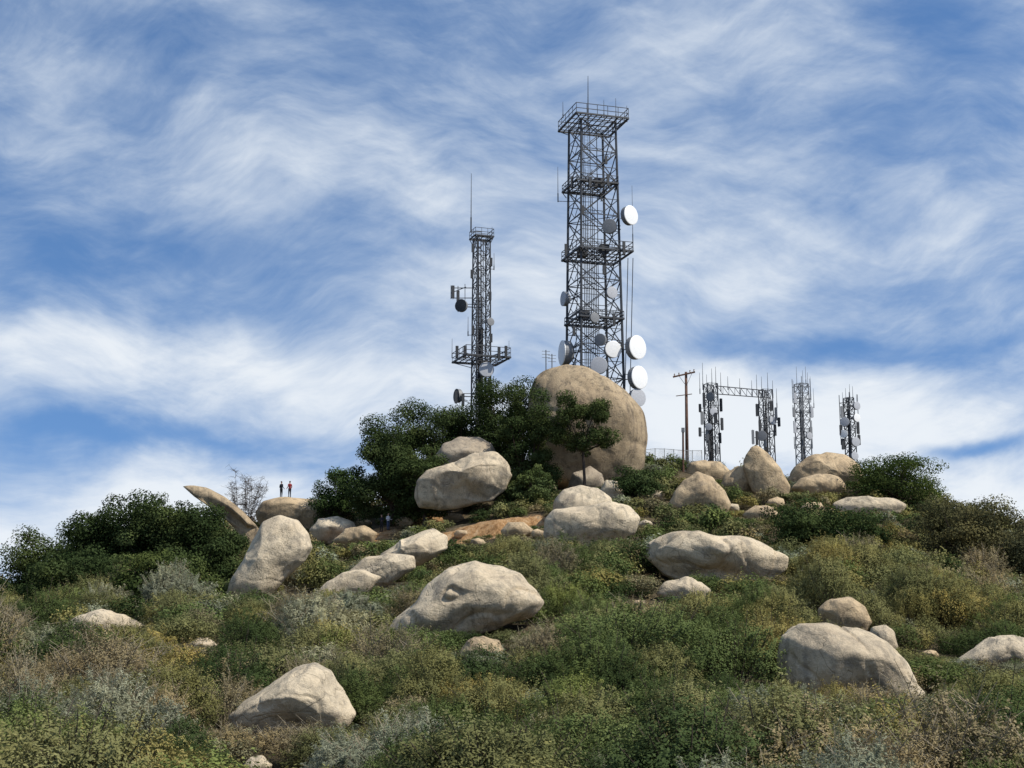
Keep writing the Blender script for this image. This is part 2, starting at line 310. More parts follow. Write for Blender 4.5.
for px,py,w_,hh_,lab in ((532,497,22,14,'small rock left of the pale boulder pair near its top'),(549,488,18,13,'small rock at the left foot of the giant boulder'),(520,492,20,14,'small rock between the pale bulging boulder and the giant boulder'),(655,496,22,14,'small rock left of the pointed brown boulder'),(645,524,16,9,'little rock right of the pale boulder pair'),(733,508,16,10,'little rock right of the pointed brown boulder'),(776,503,22,12,'small rock at the right foot of the leaning slab boulder'),(812,507,24,12,'small rock below the two skyline dome boulders'),(404,522,24,12,'small rock on the soil left below the pale bulging boulder'),(364,523,20,10,'small rock at the foot of the summit oaks'),(452,518,24,12,'small rock at the foot of the pale bulging boulder'),(478,543,18,10,'little rock at the bottom of the bare soil bank'),(462,534,16,9,'little rock at the left end of the bare soil bank'),(538,534,16,10,'little rock at the right end of the bare soil bank'),(930,655,20,10,'little rock left of the boulder at the right edge'),(640,604,16,9,'little rock left of the low pale boulder right of centre')):
    rg=np.random.default_rng(px); boulder(lab,[(px+.5*w_*math.cos(a)*rg.uniform(.8,1.1),py-.5*hh_*math.sin(a)*rg.uniform(.8,1.15)) for a in np.linspace(0,2*math.pi,9)[:-1]],None,'rock' if px%2 else 'rock_warm',.9,name='rock')
# ---------------------------------------------------------------- lattice towers
def rot2(x,y,a): return x*math.cos(a)-y*math.sin(a), x*math.sin(a)+y*math.cos(a)
def corner(cx,cy,k,hw,a,z):
    sx,sy=((-1,-1),(1,-1),(1,1),(-1,1))[k]; x,y=rot2(sx*hw,sy*hw,a); return Vector((cx+x,cy+y,z))
def lattice(root,cx,cy,z0,z1,h0,h1,a,n,rl,rb,m,core=True,sub=True):
    hw=lambda z:h0+(h1-h0)*(z-z0)/(z1-z0)
    for k in range(4): MB().beam(corner(cx,cy,k,h0,a,z0),corner(cx,cy,k,h1,a,z1),rl,rl*.85,6).build('leg',m,root)
    br=MB()
    for i in range(n):
        za=z0+(z1-z0)*i/n; zb=z0+(z1-z0)*(i+1)/n; zm=(za+zb)/2
        for k in range(4):
            A=corner(cx,cy,k,hw(za),a,za); B=corner(cx,cy,(k+1)%4,hw(za),a,za); C=corner(cx,cy,k,hw(zb),a,zb); D=corner(cx,cy,(k+1)%4,hw(zb),a,zb)
            br.beam(A,D,rb); br.beam(B,C,rb); br.beam(C,D,rb)
            if sub:
                X=(A+B+C+D)/4; br.beam((A+C)/2,(B+D)/2,rb*.7); br.beam((A+X)/2,(A+B)/2,rb*.6); br.beam((B+X)/2,(A+B)/2,rb*.6)
        if sub: br.beam(corner(cx,cy,0,hw(zb),a,zb),corner(cx,cy,2,hw(zb),a,zb),rb*.7); br.beam(corner(cx,cy,1,hw(zb),a,zb),corner(cx,cy,3,hw(zb),a,zb),rb*.7)
    br.build('bracing',m,root)
    if core:
        cb=MB()
        for i in range(9):
            x,y=rot2((i-4)*.12*h0/2.4*1.6,.3*h0,a); cb.beam((cx+x,cy+y,z0),(cx+x,cy+y,z1-(i%4)*(z1-z0)*.12),.05,n=5)
        cb.build('cable_run',M['cable'],root)
        ld=MB()
        for s in (-1,1):
            x,y=rot2(-.35*h0+s*.22,-.2*h0,a); ld.beam((cx+x,cy+y,z0),(cx+x,cy+y,z1),.03)
        zz=z0
        while zz<z1:
            x,y=rot2(-.35*h0-.22,-.2*h0,a); x2,y2=rot2(-.35*h0+.22,-.2*h0,a); ld.beam((cx+x,cy+y,zz),(cx+x2,cy+y2,zz),.018); zz+=.4
        ld.build('ladder',m,root)
    return hw
def platform(root,cx,cy,z,hs,a,m,rail=1.2,rb=.06,inner=2.4):
    d=MB(); c=[corner(cx,cy,k,hs,a,z) for k in range(4)]
    for k in range(4): d.beam(c[k],c[(k+1)%4],rb*2)
    n=max(4,int(hs*3.2))
    for i in range(1,n):
        f=i/n; d.beam(c[0].lerp(c[1],f),c[3].lerp(c[2],f),rb*.9)
        if i%2: d.beam(c[0].lerp(c[3],f),c[1].lerp(c[2],f),rb*.9)
    for k in range(4):
        q=corner(cx,cy,k,inner,a,z-.8); d.beam(q,c[k],rb*.9)
    p=d.build('platform',m,root)
    if rail:
        r=MB()
        for k in range(4):
            A,B=c[k],c[(k+1)%4]
            for hz in (rail*.5,rail): r.beam(A+Vector((0,0,hz)),B+Vector((0,0,hz)),rb*.7)
            nn=max(3,int(hs*1.6))
            for i in range(nn): q=A.lerp(B,i/nn); r.beam(q,q+Vector((0,0,rail)),rb*.7)
        r.build('railing',m,p)
    return p
def dish(root,c,axis,rad,m,mount_to=None,depth=None,label=None,rim='shroud'):
    c=Vector(c); ax=Vector(axis).normalized(); dp=depth or rad*.8
    s=MB().lathe([(rad*.2,-dp*.75),(rad*.62,-dp*.55),(rad*.98,-dp*.15),(rad,0),(rad,dp*.55)],c,ax,32).build('dish',M[rim],root,False,label)
    MB().lathe([(rad*1.02,dp*.50),(rad*1.02,dp*.57),(rad*.96,dp*.60),(rad*.5,dp*.635),(.02,dp*.65)],c,ax,32).build('radome',m,s,False)
    if mount_to is not None:
        b=MB(); q=c-ax*dp*.7; b.beam(q,mount_to,.07); b.beam(q+Vector((0,0,-rad*.5)),q+Vector((0,0,rad*.5)),.08); b.beam(q+Vector((0,0,rad*.4)),Vector(mount_to)+Vector((0,0,rad*.5)),.05); b.build('mount',M['steel'],s)
    return s
def whip(root,p,L,r=.05,m='galv',label=None,base=None):
    b=MB().beam(p,Vector(p)+Vector((0,0,L*.25)),r*1.5,n=6).beam(Vector(p)+Vector((0,0,L*.25)),Vector(p)+Vector((0,0,L)),r,r*.5,5)
    if base is not None: b.beam(Vector(base),Vector(p)+Vector((0,0,.1)),r)
    return b.build('whip_antenna',M[m],root,label=label)
def panel(root,p,hh,rz,m='grey_dish',to=None):
    o=MB().box(p,.32,.18,hh,rz).build('panel_antenna',M[m],root); b=MB(); q=Vector(p)+Vector((.0,.16,0)); b.beam(q-Vector((0,0,hh*.55)),q+Vector((0,0,hh*.55)),.045)
    if to is not None: b.beam(q,to,.045)
    b.build('mount',M['steel'],o); return o
# --- tall main tower
YT=166; c0=P(595,400,YT); zb=h(c0.x,YT); ztop=P(594,126,YT).z
main=thing('communications_tower','tall wide steel lattice communications tower with platforms and white dishes behind giant boulder','tower',(c0.x,YT,zb))
MX,MY,MA=c0.x,YT,R(17)
mhw=lattice(main,MX,MY,zb-.3,ztop,2.85,2.25,MA,11,.165,.07,M['steel'])
for px,py,hs,rl in ((593,125,3.4,1.3),(590,188,2.7,.9),(597,256,3.4,1.1),(594,322,2.8,.9)):
    platform(main,P(px,py,YT).x,MY,P(px,py,YT).z,hs,MA,M['steel'],rl,inner=2.3,rb=.07)
tp=MB(); tp.beam(P(588,108,YT),P(588,128,YT),.12).beam(P(588,108,YT),P(588,76,YT),.07,.03,6); tp.build('lightning_rod',M['steel'],main)
for k,(px,pa,pb) in enumerate(((558,164,202),(563,100,118),(616,96,120),(627,104,122),(604,98,118))): whip(main,P(px,pb,YT-2.2),(pb-pa)/8.45,.045,'steel',base=(MX,MY,P(px,pb,YT).z) if k==0 else None)
whip(main,P(633,250,YT-1),8.2,.04,'steel',base=corner(MX,MY,1,2.5,MA,P(633,250,YT).z))
for px,pa,pb in ((633,258,395),(628,258,392),(578,260,395)):
    MB().beam(P(px,pa,YT-1.5),P(px-3,pb,YT-1.5),.05,n=5).build('cable_run',M['cable'],main)
for px,py,hh in ((572,182,1.4),(608,180,1.5),(566,250,1.5),(624,248,1.6),(580,316,1.4),(603,250,1.2),(590,182,1.2),(574,330,1.3),(614,320,1.4),(604,270,1.1),(583,210,1.1),(606,160,1.0)): panel(main,P(px,py,YT-3.0),hh,.3,'steel_dark',(MX+(px-594)*.09,MY-2.4,P(px,py,YT-2.4).z))
for px,py in ((584,312),(604,246),(582,250),(598,180)): MB().box(P(px,py+3,YT),1.1,.8,1.0,MA).build('equipment_box',M['steel_dark'],main)
lx=Vector((-1,-.35,0)); fx=Vector((.45,-1,0)); rx_=Vector((.9,-1,0))
for px,py,rp,ax,m in ((628,216,10,rx_,'white'),(610,227,7.5,Vector((-.3,-1,0)),'shroud'),(566,299,7.5,lx,'grey_dish'),(611,293,6,fx,'grey_dish'),(612,350,8.5,Vector((.3,-1,0)),'white'),(634,348,12,rx_,'white'),(636,378,11.5,rx_,'white'),(599,366,8.5,Vector((-.1,-1,0)),'grey_dish'),(567,353,12.5,Vector((-1,-.25,0)),'white'),(636,398,9,Vector((.6,-1,0)),'grey_dish'),(594,318,5,fx,'shroud'),(601,340,6,Vector((-.5,-1,0)),'shroud')):
    Yd=YT-(2.4 if px>604 else (1.2 if px<580 else 3.3)); c=P(px,py,Yd); k=1 if px>600 else 0
    dish(main,c,ax,rp/8.45,M[m],corner(MX,MY,k,2.6,MA,c.z-.1))
# --- slender left tower
YL=158; c1=P(481,400,YL); zb=h(c1.x,YL); zt=P(481,238,YL).z
lt=thing('communications_tower','slender steel lattice tower with a tall whip left of the tall wide tower','tower',(c1.x,YL,zb))
LX,LY,LA=c1.x,YL,R(20)
lattice(lt,LX,LY,zb-.3,zt,.92,.78,LA,16,.10,.05,M['steel'],True,False)
platform(lt,LX,LY,zt,1.12,LA,M['steel'],.9,inner=.8,rb=.05)
platform(lt,LX,LY,P(481,360,YL).z,2.65,LA,M['steel'],1.1,inner=.9,rb=.06)
whip(lt,P(471,232,YL-1),(232-169)/8.85,.055,'steel',base=(LX,LY,P(471,232,YL).z)); whip(lt,P(492,240,YL-1),1.6,.04,'steel')
sf=MB(); A=P(451,293,YL-1); B=P(472,293,YL)
for dz in (-.6,.6): sf.beam(A+Vector((0,0,dz)),B+Vector((0,0,dz)),.06)
sf.beam(A,P(466,287,YL-1.6),.05); sf.beam(A-Vector((0,0,.7)),A+Vector((0,0,.9)),.06); sf.beam(P(458,286,YL-1),P(458,312,YL-1),.06); sf.beam(P(465,284,YL-1),P(465,310,YL-1),.05); sf.build('antenna_frame',M['steel'],lt)
for px,py in ((453,292),(458,297)): panel(lt,P(px,py,YL-1.25),1.5,.3,'steel_dark')
for px,py,rp,ax,m in ((462,306,6.5,Vector((-.5,-1,0)),'steel_dark'),(486,370,7.5,Vector((.2,-1,0)),'grey_dish'),(459,396,7,Vector((-1,-.5,0)),'steel_dark'),(490,322,4,Vector((.6,-1,0)),'shroud')):
    c=P(px,py,YL-1.3); dish(lt,c,ax,rp/8.85,M[m],(LX,LY-.6,c.z))
for px,py in ((457,352),(465,352),(499,353),(506,352),(456,397),(463,400),(491,262),(472,274),(490,296),(473,330),(491,338),(489,386),(473,248)): panel(lt,P(px,py,YL-2.2 if py>340 else YL-1.1),1.4 if py>340 else 1.0,.2,'steel_dark',(LX+(px-481)*.06,LY-(1 if py>340 else .6),P(px,py,YL).z-(.6 if py>340 else .1)))
for px,pa,pb in ((452,338,358),(509,340,360)): whip(lt,P(px,pb,YL-1.5),(pb-pa)/8.85,.035,'steel')
for px,pa,pb in ((494,252,270),(468,316,336)): whip(lt,P(px,pb,YL-.8),(pb-pa)/8.85,.04,'steel',base=(LX,LY-.6,P(px,pb,YL).z))
# --- antenna gantry on the right
YG=172; gl=P(712,440,YG); gr=P(767,440,YG+3); zg=h(gl.x,YG)
gt=thing('antenna_gantry','steel antenna gantry of two lattice columns joined by an overhead truss on the right skyline','antenna gantry',(gl.x,YG,zg))
lattice(gt,gl.x,YG,zg-.3,P(712,384,YG).z,.75,.65,R(15),8,.08,.04,M['steel'],True,False)
lattice(gt,gr.x,YG+3,h(gr.x,YG+3)-.3,P(767,390,YG+3).z,.75,.65,R(15),7,.08,.04,M['steel'],True,False)
tr=MB(); n=9
for dy in (-.5,.5):
    A0,A1=P(717,386,YG+dy),P(770,391,YG+3+dy); B0,B1=P(717,394,YG+dy),P(770,398,YG+3+dy)
    tr.beam(A0,A1,.07); tr.beam(B0,B1,.07)
    for i in range(n): f,g2=i/n,(i+1)/n; tr.beam(A0.lerp(A1,f),B0.lerp(B1,g2),.035); tr.beam(B0.lerp(B1,f),A0.lerp(A1,f),.035)
    if dy<0: A2,B2=A0,B0; A3,B3=A1,B1
for i in range(n+1): f=i/n; tr.beam(A0.lerp(A1,f),A2.lerp(A3,f),.035); tr.beam(B0.lerp(B1,f),B2.lerp(B3,f),.035)
tr.build('truss',M['steel'],gt)
for px,pa,pb in ((700,372,394),(703,362,390),(707,374,395),(712,368,386),(716,366,388),(721,372,392),(728,376,390),(740,378,394),(752,380,396),(757,374,396),(762,376,398),(768,372,394),(773,380,398),(777,388,408)): whip(gt,P(px,pb,YG-.4),(pb-pa)/8.1,.04,'steel')
rg=random.Random(3)
for j,(px,py,hh) in enumerate(((704,400,1.8),(702,418,1.6),(721,405,1.6),(722,424,1.5),(707,436,1.5),(716,418,1.3),(757,410,1.5),(776,414,1.6),(775,430,1.4),(760,426,1.4),(765,442,1.3),(771,406,1.2),(720,438,1.3),(753,437,1.7),(757,438,1.7),(709,446,1.4),(717,449,1.2),(700,432,1.1),(779,422,1.1),(756,450,1.2),(713,394,1.1),(700,408,1.0))): panel(gt,P(px,py,YG-1-rg.random()*.5),hh,rg.uniform(-.6,.6),('steel_dark','shroud','steel_dark')[j%3],(gl.x if px<740 else gr.x,YG if px<740 else YG+3,P(px,py,YG).z))
for px,py,rp,ax,m in ((713,412,4,(.3,-1,0),'grey_dish'),(711,397,4.5,(-.6,-1,0),'shroud'),(772,421,4,(.5,-1,0),'grey_dish'),(709,427,3.5,(-.3,-1,0),'grey_dish'),(762,436,5,(-.3,-1,0),'shroud')):
    c=P(px,py,YG-1.2); dish(gt,c,ax,rp/8.1,M[m],(gl.x if px<740 else gr.x,YG,c.z))
# --- two thin right towers
def thin_tower(label,px,top,Y,hw,parts,m='steel'):
    c=P(px,430,Y); zb=h(c.x,Y); t=thing('communications_tower',label,'tower',(c.x,Y,zb))
    lattice(t,c.x,Y,zb-.3,P(px,top,Y).z,hw,hw*.85,R(25),12,.075,.035,M[m],True,False)
    ar=MB()
    for py in parts['arms']:
        for an in range(3): q=R(20+an*120); z=P(px,py,Y).z; e=Vector((c.x+1.25*math.cos(q),Y+1.25*math.sin(q),z)); ar.beam((c.x,Y,z),e,.045); ar.beam((c.x,Y,z-.6),e,.03); ar.beam(e-Vector((0,0,.5)),e+Vector((0,0,1.0)),.05)
    ar.build('antenna_arm',M[m],t)
    for dx,pa,pb in parts['whips']: whip(t,P(px+dx,pb,Y-.6),(pb-pa)/8.2,.035,m,base=(c.x,Y,P(px,pb,Y).z))
    for dx,py,hh,mm in parts['panels']: panel(t,P(px+dx,py,Y-1),hh,.2,mm,(c.x,Y,P(px,py,Y).z))
    for dx,py,rp,ax,mm in parts['dishes']: cc=P(px+dx,py,Y-1); dish(t,cc,Vector(ax),rp/8.2,M[mm],(c.x,Y,cc.z))
thin_tower('thin pale lattice tower with whip antennas between gantry and rightmost tower',803,384,170,.72,dict(arms=(386,398,412,428,444),whips=((-6,366,388),(0,370,386),(5,372,388),(8,376,400),(-9,380,404),(11,388,408),(3,366,384)),panels=((-8,398,1.3,'grey_dish'),(9,412,1.3,'grey_dish'),(-8,428,1.2,'grey_dish'),(8,432,1.2,'shroud'),(-9,412,1.1,'shroud')),dishes=((6,436,3.5,(.4,-1,0),'grey_dish'),)),'galv')
thin_tower('rightmost thin tower hung with small round dishes near the dome boulder',850,398,168,.5,dict(arms=(402,414,426,440),whips=((0,384,400),(-7,392,408),(7,394,410),(3,386,400),(-4,388,402)),panels=((-8,412,1.4,'shroud'),(8,428,1.4,'steel_dark'),(-7,444,1.3,'steel_dark'),(9,440,1.2,'steel_dark'),(-9,430,1.2,'steel_dark')),dishes=((6,406,4,(.5,-1,0),'grey_dish'),(-5,422,4.5,(-.4,-1,0),'grey_dish'),(6,418,4,(.5,-1,0),'white'),(-6,434,4,(-.5,-1,0),'white'),(5,442,4.5,(.3,-1,0),'grey_dish'),(4,456,4,(.4,-1,0),'grey_dish'))))
# --- poles
YP=161; b=P(687,462,YP); zb=h(b.x,YP)
up=thing('utility_pole','tall brown wooden utility pole with a tilted crossarm on the skyline','utility pole',(b.x,YP,zb))
MB().beam((b.x,YP,zb-.4),P(686,372,YP),.22,.15,10).build('pole',M['wood'],up,True)
ca=MB().beam(P(673,377,YP-.25),P(695,372,YP-.25),.12).build('crossarm',M['wood'],up)
MB().beam(P(679,376,YP-.25),P(686.3,386,YP-.2),.03).beam(P(692,373,YP-.25),P(686.3,386,YP-.2),.03).build('brace',M['steel'],ca)
for px in (674.5,679,690,694): q=P(px,377-(px-673)*.23,YP-.25); MB().lathe([(.04,.1),(.09,.14),(.06,.22),(.09,.28),(.03,.36)],q,(0,0,1),10).build('insulator',M['ceramic'],ca)
MB().beam(P(676,396,YP-.2),P(692,394,YP-.2),.06).build('crossarm',M['wood'],up)
YQ=159; b=P(683,462,YQ); zb=h(b.x,YQ)
sp=thing('utility_pole','short thin wooden post standing just left of the tall utility pole','post',(b.x,YQ,zb))
MB().beam((b.x,YQ,zb-.3),P(683,428,YQ),.14,.11,8).build('pole',M['wood'],sp); MB().box(P(683,430,YQ-.2),.35,.3,.5).build('junction_box',M['galv'],sp)
# --- fence
fa,fb=P(646,460,160.5),P(702,460,160.5); fz=h(fa.x,160.5); FH=2.5
fe=thing('chain_link_fence','pale chain-link fence on the skyline right of the giant boulder','fence',(fa.x,160.5,fz)); rails=(MB(),MB()); mesh=MB(); n=6
for i in range(n+1):
    p=fa.lerp(fb,i/n); z0=h(p.x,160.5); MB().beam((p.x,160.5,z0-.2),(p.x,160.5,z0+FH+.05),.045,n=6).build('post',M['fence'],fe)
    if i<n:
        q=fa.lerp(fb,(i+1)/n); z1=h(q.x,160.5)
        for rl_,hz in zip(rails,(.1,FH)): rl_.beam((p.x,160.5,z0+hz),(q.x,160.5,z1+hz),.035)
        for j in range(10):
            a=j/10; xa=p.x+(q.x-p.x)*a; xb=p.x+(q.x-p.x)*min(1,a+.5); k_=(a-.5)*2*(FH-.1) if a>.5 else 0
            mesh.beam((xa,160.5,z0+.1),(xb,160.5,z0+FH-k_),.008,n=3); mesh.beam((xa,160.5,z0+FH),(xb,160.5,z0+.1+k_),.008,n=3)
for rl_ in rails: rl_.build('rail',M['fence'],fe)
mesh.build('wire_mesh',M['fence'],fe)
# --- small masts standing on the giant boulder
def drop(o,X,Y):
    bv=BVHTree.FromPolygons([v.co+o.location for v in o.data.vertices],[p.vertices for p in o.data.polygons]); r=bv.ray_cast(Vector((X,Y,200)),Vector((0,0,-1))); return r[0].z if r[0] else h(X,Y)
for lab,px,top in (('small mast with crossbars on top of the giant boulder, left of the two',546,350),('small mast with crossbars on top of the giant boulder, right of the two',552,354)):
    Yb=BLD[0]['Y']; q=P(px,365,Yb); z0=drop(BLD[0]['o'],q.x,Yb); t=thing('antenna_mast',lab,'antenna',(q.x,Yb,z0)); zt=P(px,top,Yb).z
    MB().beam((q.x,Yb,z0-.1),(q.x,Yb,zt),.06,n=6).build('mast',M['galv'],t); e=MB()
    for dz in (.15,.5,.85): e.beam((q.x-.45,Yb-.1,zt-dz),(q.x+.45,Yb+.1,zt-dz),.03)
    e.build('element',M['galv'],t)
# ---------------------------------------------------------------- people
def person(label,X,Y,z,rz,top,legs,hgt=1.75,armbend=.2):
    k=hgt/1.75; t=thing('person',label,'person',(X,Y,z)); b=MB()
    def limb(pts,rs):
        for i in range(len(pts)-1): b.beam(pts[i],pts[i+1],rs[i],rs[i+1],10)
        for p,r in zip(pts,rs): b.lathe([(.01,-r),(r*.7,-r*.7),(r,0),(r*.7,r*.7),(.01,r)],p,(0,0,1),10)
    V_=Vector
    limb([V_((0,0,.93)),V_((0,0,1.1)),V_((0,0,1.3)),V_((0,0,1.42))],[.135,.125,.155,.09]); limb([V_((0,0,1.42)),V_((0,-.01,1.55))],[.055,.05])
    limb([V_((-.15,0,1.39)),V_((.15,0,1.39))],[.065,.065])
    b.lathe([(.02,-.115),(.06,-.09),(.075,-.02),(.08,.03),(.065,.085),(.02,.115)],V_((0,-.02,1.635)),(0,0,1),14); b.beam((0,-.09,1.64),(0,-.115,1.61),.012,.016,6)
    for s in (-1,1):
        limb([V_((s*.09,0,.92)),V_((s*.105,-.02,.5)),V_((s*.11,.01,.09))],[.098,.064,.046]); limb([V_((s*.11,.03,.045)),V_((s*.125,-.16,.035))],[.045,.035])
        e=V_((s*.24,.02,1.12)); w=V_((s*.25,-.10-armbend*.3,.90+armbend*.4)); limb([V_((s*.19,0,1.38)),e,w],[.055,.044,.032])
        d=(w-e).normalized(); pm=w+d*.08; b.beam(w,pm,.03,.038,8)
        for j in range(4):
            q=pm+V_((0,(j-1.5)*.02,0)); L=(.06,.075,.07,.055)[j]; m1=q+d*L*.6; b.beam(q-d*.02,m1,.0095,.009,6); b.beam(m1,m1+(d+V_((-s*.4,0,0))).normalized()*L*.5,.009,.007,6)
        b.beam(w+d*.03,w+d*.075+V_((0,-.045,0)),.011,.009,6)
        b.lathe([(.004,-.03),(.015,0),(.004,.03)],V_((s*.08,-.01,1.63)),(0,0,1),6)
    me=bpy.data.meshes.new('tmp'); me.from_pydata([tuple(p*k) for p in b.v],[],b.f); o=bpy.data.objects.new('tmp',me); col.objects.link(o)
    rm=o.modifiers.new('r','REMESH'); rm.mode='VOXEL'; rm.voxel_size=.0115; sm=o.modifiers.new('s','SMOOTH'); sm.iterations=2; sm.factor=.4
    dg=bpy.context.evaluated_depsgraph_get(); me2=bpy.data.meshes.new_from_object(o.evaluated_get(dg)); bpy.data.objects.remove(o)
    me2.materials.clear()
    for m in ('skin',top,legs,'black'): me2.materials.append(M[m])
    n=len(me2.polygons); cen=np.empty(n*3); me2.polygons.foreach_get('center',cen); cen=cen.reshape(-1,3)/k; ax_,cz=np.abs(cen[:,0]),cen[:,2]
    wz=.90+armbend*.4; mi=np.where(cz<.085,3,np.where((cz<.95)&(ax_<.2),2,np.where(cz>1.47,0,np.where((ax_>.2)&(cz<wz-.01),0,1)))).astype(np.int32)
    me2.polygons.foreach_set('material_index',mi); me2.polygons.foreach_set('use_smooth',[True]*n); me2.update()
    bo=bpy.data.objects.new('body',me2); col.objects.link(bo); bo.parent=t; OFF[t.name]=Vector((0,0,0))
    MB().lathe([(.078,-.01),(.09,.04),(.078,.095),(.03,.128),(.005,.132)],V_((0,0,1.635))*k,(0,.12,1),14).build('hair',M['hair'],t,True)
    for s in (-1,1): MB().lathe([(.002,-.008),(.008,0),(.002,.008)],V_((s*.03,-.09,1.645))*k,(0,1,0),8).build('eye',M['black'],t)
    t.rotation_euler=(0,0,rz); return t
pb=[q for q in BLD if q['o']['label'].startswith('flat-topped boulder with')][0]
for lab,px,tp_,lg,rz,hh in (('person in dark clothes standing on the flat-topped boulder, left of the pair',281,'navy','black',2.5,1.80),('person in a red top standing on the flat-topped boulder, right of the pair',289.5,'maroon','navy',-2.4,1.80)):
    q=P(px,500,pb['Y']); person(lab,q.x,pb['Y'],drop(pb['o'],q.x,pb['Y'])-.01,rz,tp_,lg,hh)
Yp=hit(386,531) or 130
for lab,px,tp_,lg,rz in (('person in a pale top standing by rocks below the dark oaks',388,'pale','denim',.8),('person in dark clothes standing beside the pale-topped person below the dark oaks',381.5,'navy','black',-.6)):
    q=P(px,531,Yp); person(lab,q.x,Yp,h(q.x,Yp)-.01,rz,tp_,lg,1.7,.5)
q=P(385,531,Yp); BLD.append(dict(x0=376,x1=394,y0=512,y1=531,Y=Yp,dr=.6,X=q.x,rx=.9,bury=.0,o=None))
# ---------------------------------------------------------------- trees
TREES=[]
def tree(name,label,x0,x1,ytop,ybase,Y=None,c1=(.029,.046,.017),c2=(.080,.106,.041),n=16000,trunk=.28,clumps=64,seed=1,leaf=.108,crown_low=.02,group=None,spread=.98,cs=1.0):
    cx=(x0+x1)/2; rng=np.random.default_rng(seed)
    if Y is None: Y=(hit(cx,ybase) or 152)
    b=P(cx,ybase,Y); z0=h(b.x,Y); top=P(cx,ytop,Y).z; mpp=Y*1.02/F; hw=(x1-x0)/2*mpp; ht=top-z0
    t=thing(name,label,'tree',(b.x,Y,z0),group); tk=MB(); base=Vector((b.x,Y,z0-.2))
    zl=z0+ht*crown_low; cc=Vector((b.x,Y,(zl+top)/2)); rz_=(top-zl)/2
    cl=[]
    for i in range(clumps):
        d=rng.normal(size=3); d=np.sign(d)*np.abs(d/np.linalg.norm(d))**.8; r=rng.uniform(.25,spread)**.85; s=rng.uniform(.15,.37)*cs
        cl.append((cc.x+d[0]*r*hw,cc.y+d[1]*r*hw*.9,cc.z+d[2]*r*rz_*rng.uniform(.85,1.05),s*hw*1.1,s*min(rz_,hw*.8)*.95))
    fork=Vector((b.x+rng.uniform(-.2,.2),Y,z0+max(ht*crown_low*1.1,ht*.2)))
    tk.path([base,base.lerp(fork,.5)+Vector((rng.uniform(-.15,.15),0,0)),fork],[trunk,trunk*.8,trunk*.65],8)
    for i in range(0,clumps,2):
        e=Vector(cl[i][:3]); mid=fork.lerp(e,.5)+Vector(rng.uniform(-.3,.3,3)); tk.path([fork,mid,e],[trunk*.38,trunk*.22,trunk*.08],5)
    tk.build('trunk',M['bark'],t)
    C=np.array(cl); wgt=C[:,3]**2; k=rng.choice(clumps,n,p=wgt/wgt.sum()); d=rng.normal(size=(n,3)); d=nrm(d); rr=.55+.6*rng.random((n,1))**.9
    pos=C[k][:,:3]+d*rr*np.stack([C[k][:,3],C[k][:,3],C[k][:,4]],1)
    nor=d*.9+rng.normal(size=(n,3))*.45+np.array([0,0,.35])
    Vv=leaves(pos,nor,leaf,leaf*.6,rng)-np.array([b.x,Y,z0])
    tone=np.clip(.5+.36*rng.normal(size=clumps),0,1)[k][:,None]*.7+.3*rng.random((n,1))
    Cc=np.array(c1)*(1-tone)+np.array(c2)*tone
    o=bpy.data.objects.new('crown',quads_mesh('crown',Vv,Cc,M['leaf'])); col.objects.link(o); o.parent=t
    TREES.append((b.x,Y,hw)); return t
oak='oak_tree'
tree(oak,'low dark oak at the far left end of the left grove',2,98,526,610,seed=1,n=21000)
tree(oak,'broad dark oak second from the left in the left grove',58,154,498,606,seed=2,n=30000)
tree(oak,'tallest rounded dark oak in the middle of the left grove',104,212,486,604,seed=3,n=36000)
tree(oak,'dark oak below the thin leaning slab at the right end of the left grove',154,230,502,600,None,seed=4,n=23000)
tree(oak,'dark oak left of the foot of the tall leaning boulder',180,248,522,590,seed=5,n=21000)
tree(oak,'low dark oak along the lower front of the left grove',30,130,550,616,seed=6,n=21000)
tree(oak,'dark oak low in front of the middle of the left grove',110,210,552,616,seed=26,n=22000)
tree(oak,'dense dark oak at the left end of the summit grove',350,430,418,524,142,seed=7,n=37000)
tree(oak,'second dark oak of the summit grove, above the pale bulging boulder',380,462,403,502,149,seed=8,n=37000)
tree(oak,'dark oak at the foot of the slender left tower',422,504,394,490,152,seed=9,n=35000)
tree(oak,'dark oak between the slender left tower and the giant boulder',462,546,374,488,152,seed=10,n=38000)
tree(oak,'dark oak touching the left side of the giant boulder',494,558,385,500,143,seed=27,n=34000)
tree(oak,'low dark oak filling the gap under the summit grove',396,452,446,505,140,seed=31,n=20000)
tree('small_tree','lone small tree with a bare trunk standing in front of the giant boulder',553,616,388,474,140,seed=41,n=15000,crown_low=.40,trunk=.2,clumps=48,c1=(.028,.044,.017),c2=(.072,.095,.038),spread=1.05,cs=.85)
tree('small_tree','rounded dark green bush-like tree right of the flat-topped boulder',310,366,466,520,150,seed=12,n=15000,c1=(.03,.052,.018),c2=(.075,.11,.04))
tree('small_tree','dark green bushy tree below the rightmost thin tower',850,940,456,516,150,seed=13,n=18000,c1=(.03,.052,.018),c2=(.08,.11,.038))
tree('small_tree','olive bushy tree on the right shoulder of the hill',918,1016,494,568,None,seed=14,n=20000,c1=(.08,.075,.036),c2=(.175,.165,.078))
tree('small_tree','dull green bushy tree at the right edge of the picture',980,1074,520,588,None,seed=15,n=18000,c1=(.07,.07,.038),c2=(.16,.155,.082))
tree('small_tree','dark green bushy tree below the flat skyline slab on the right',770,868,502,554,None,seed=16,n=17000,c1=(.036,.055,.02),c2=(.09,.12,.045))
tree('small_tree','green bushy tree in front of the left foot of the giant boulder',510,554,464,510,137.5,seed=17,n=10000,c1=(.04,.062,.023),c2=(.10,.13,.052))
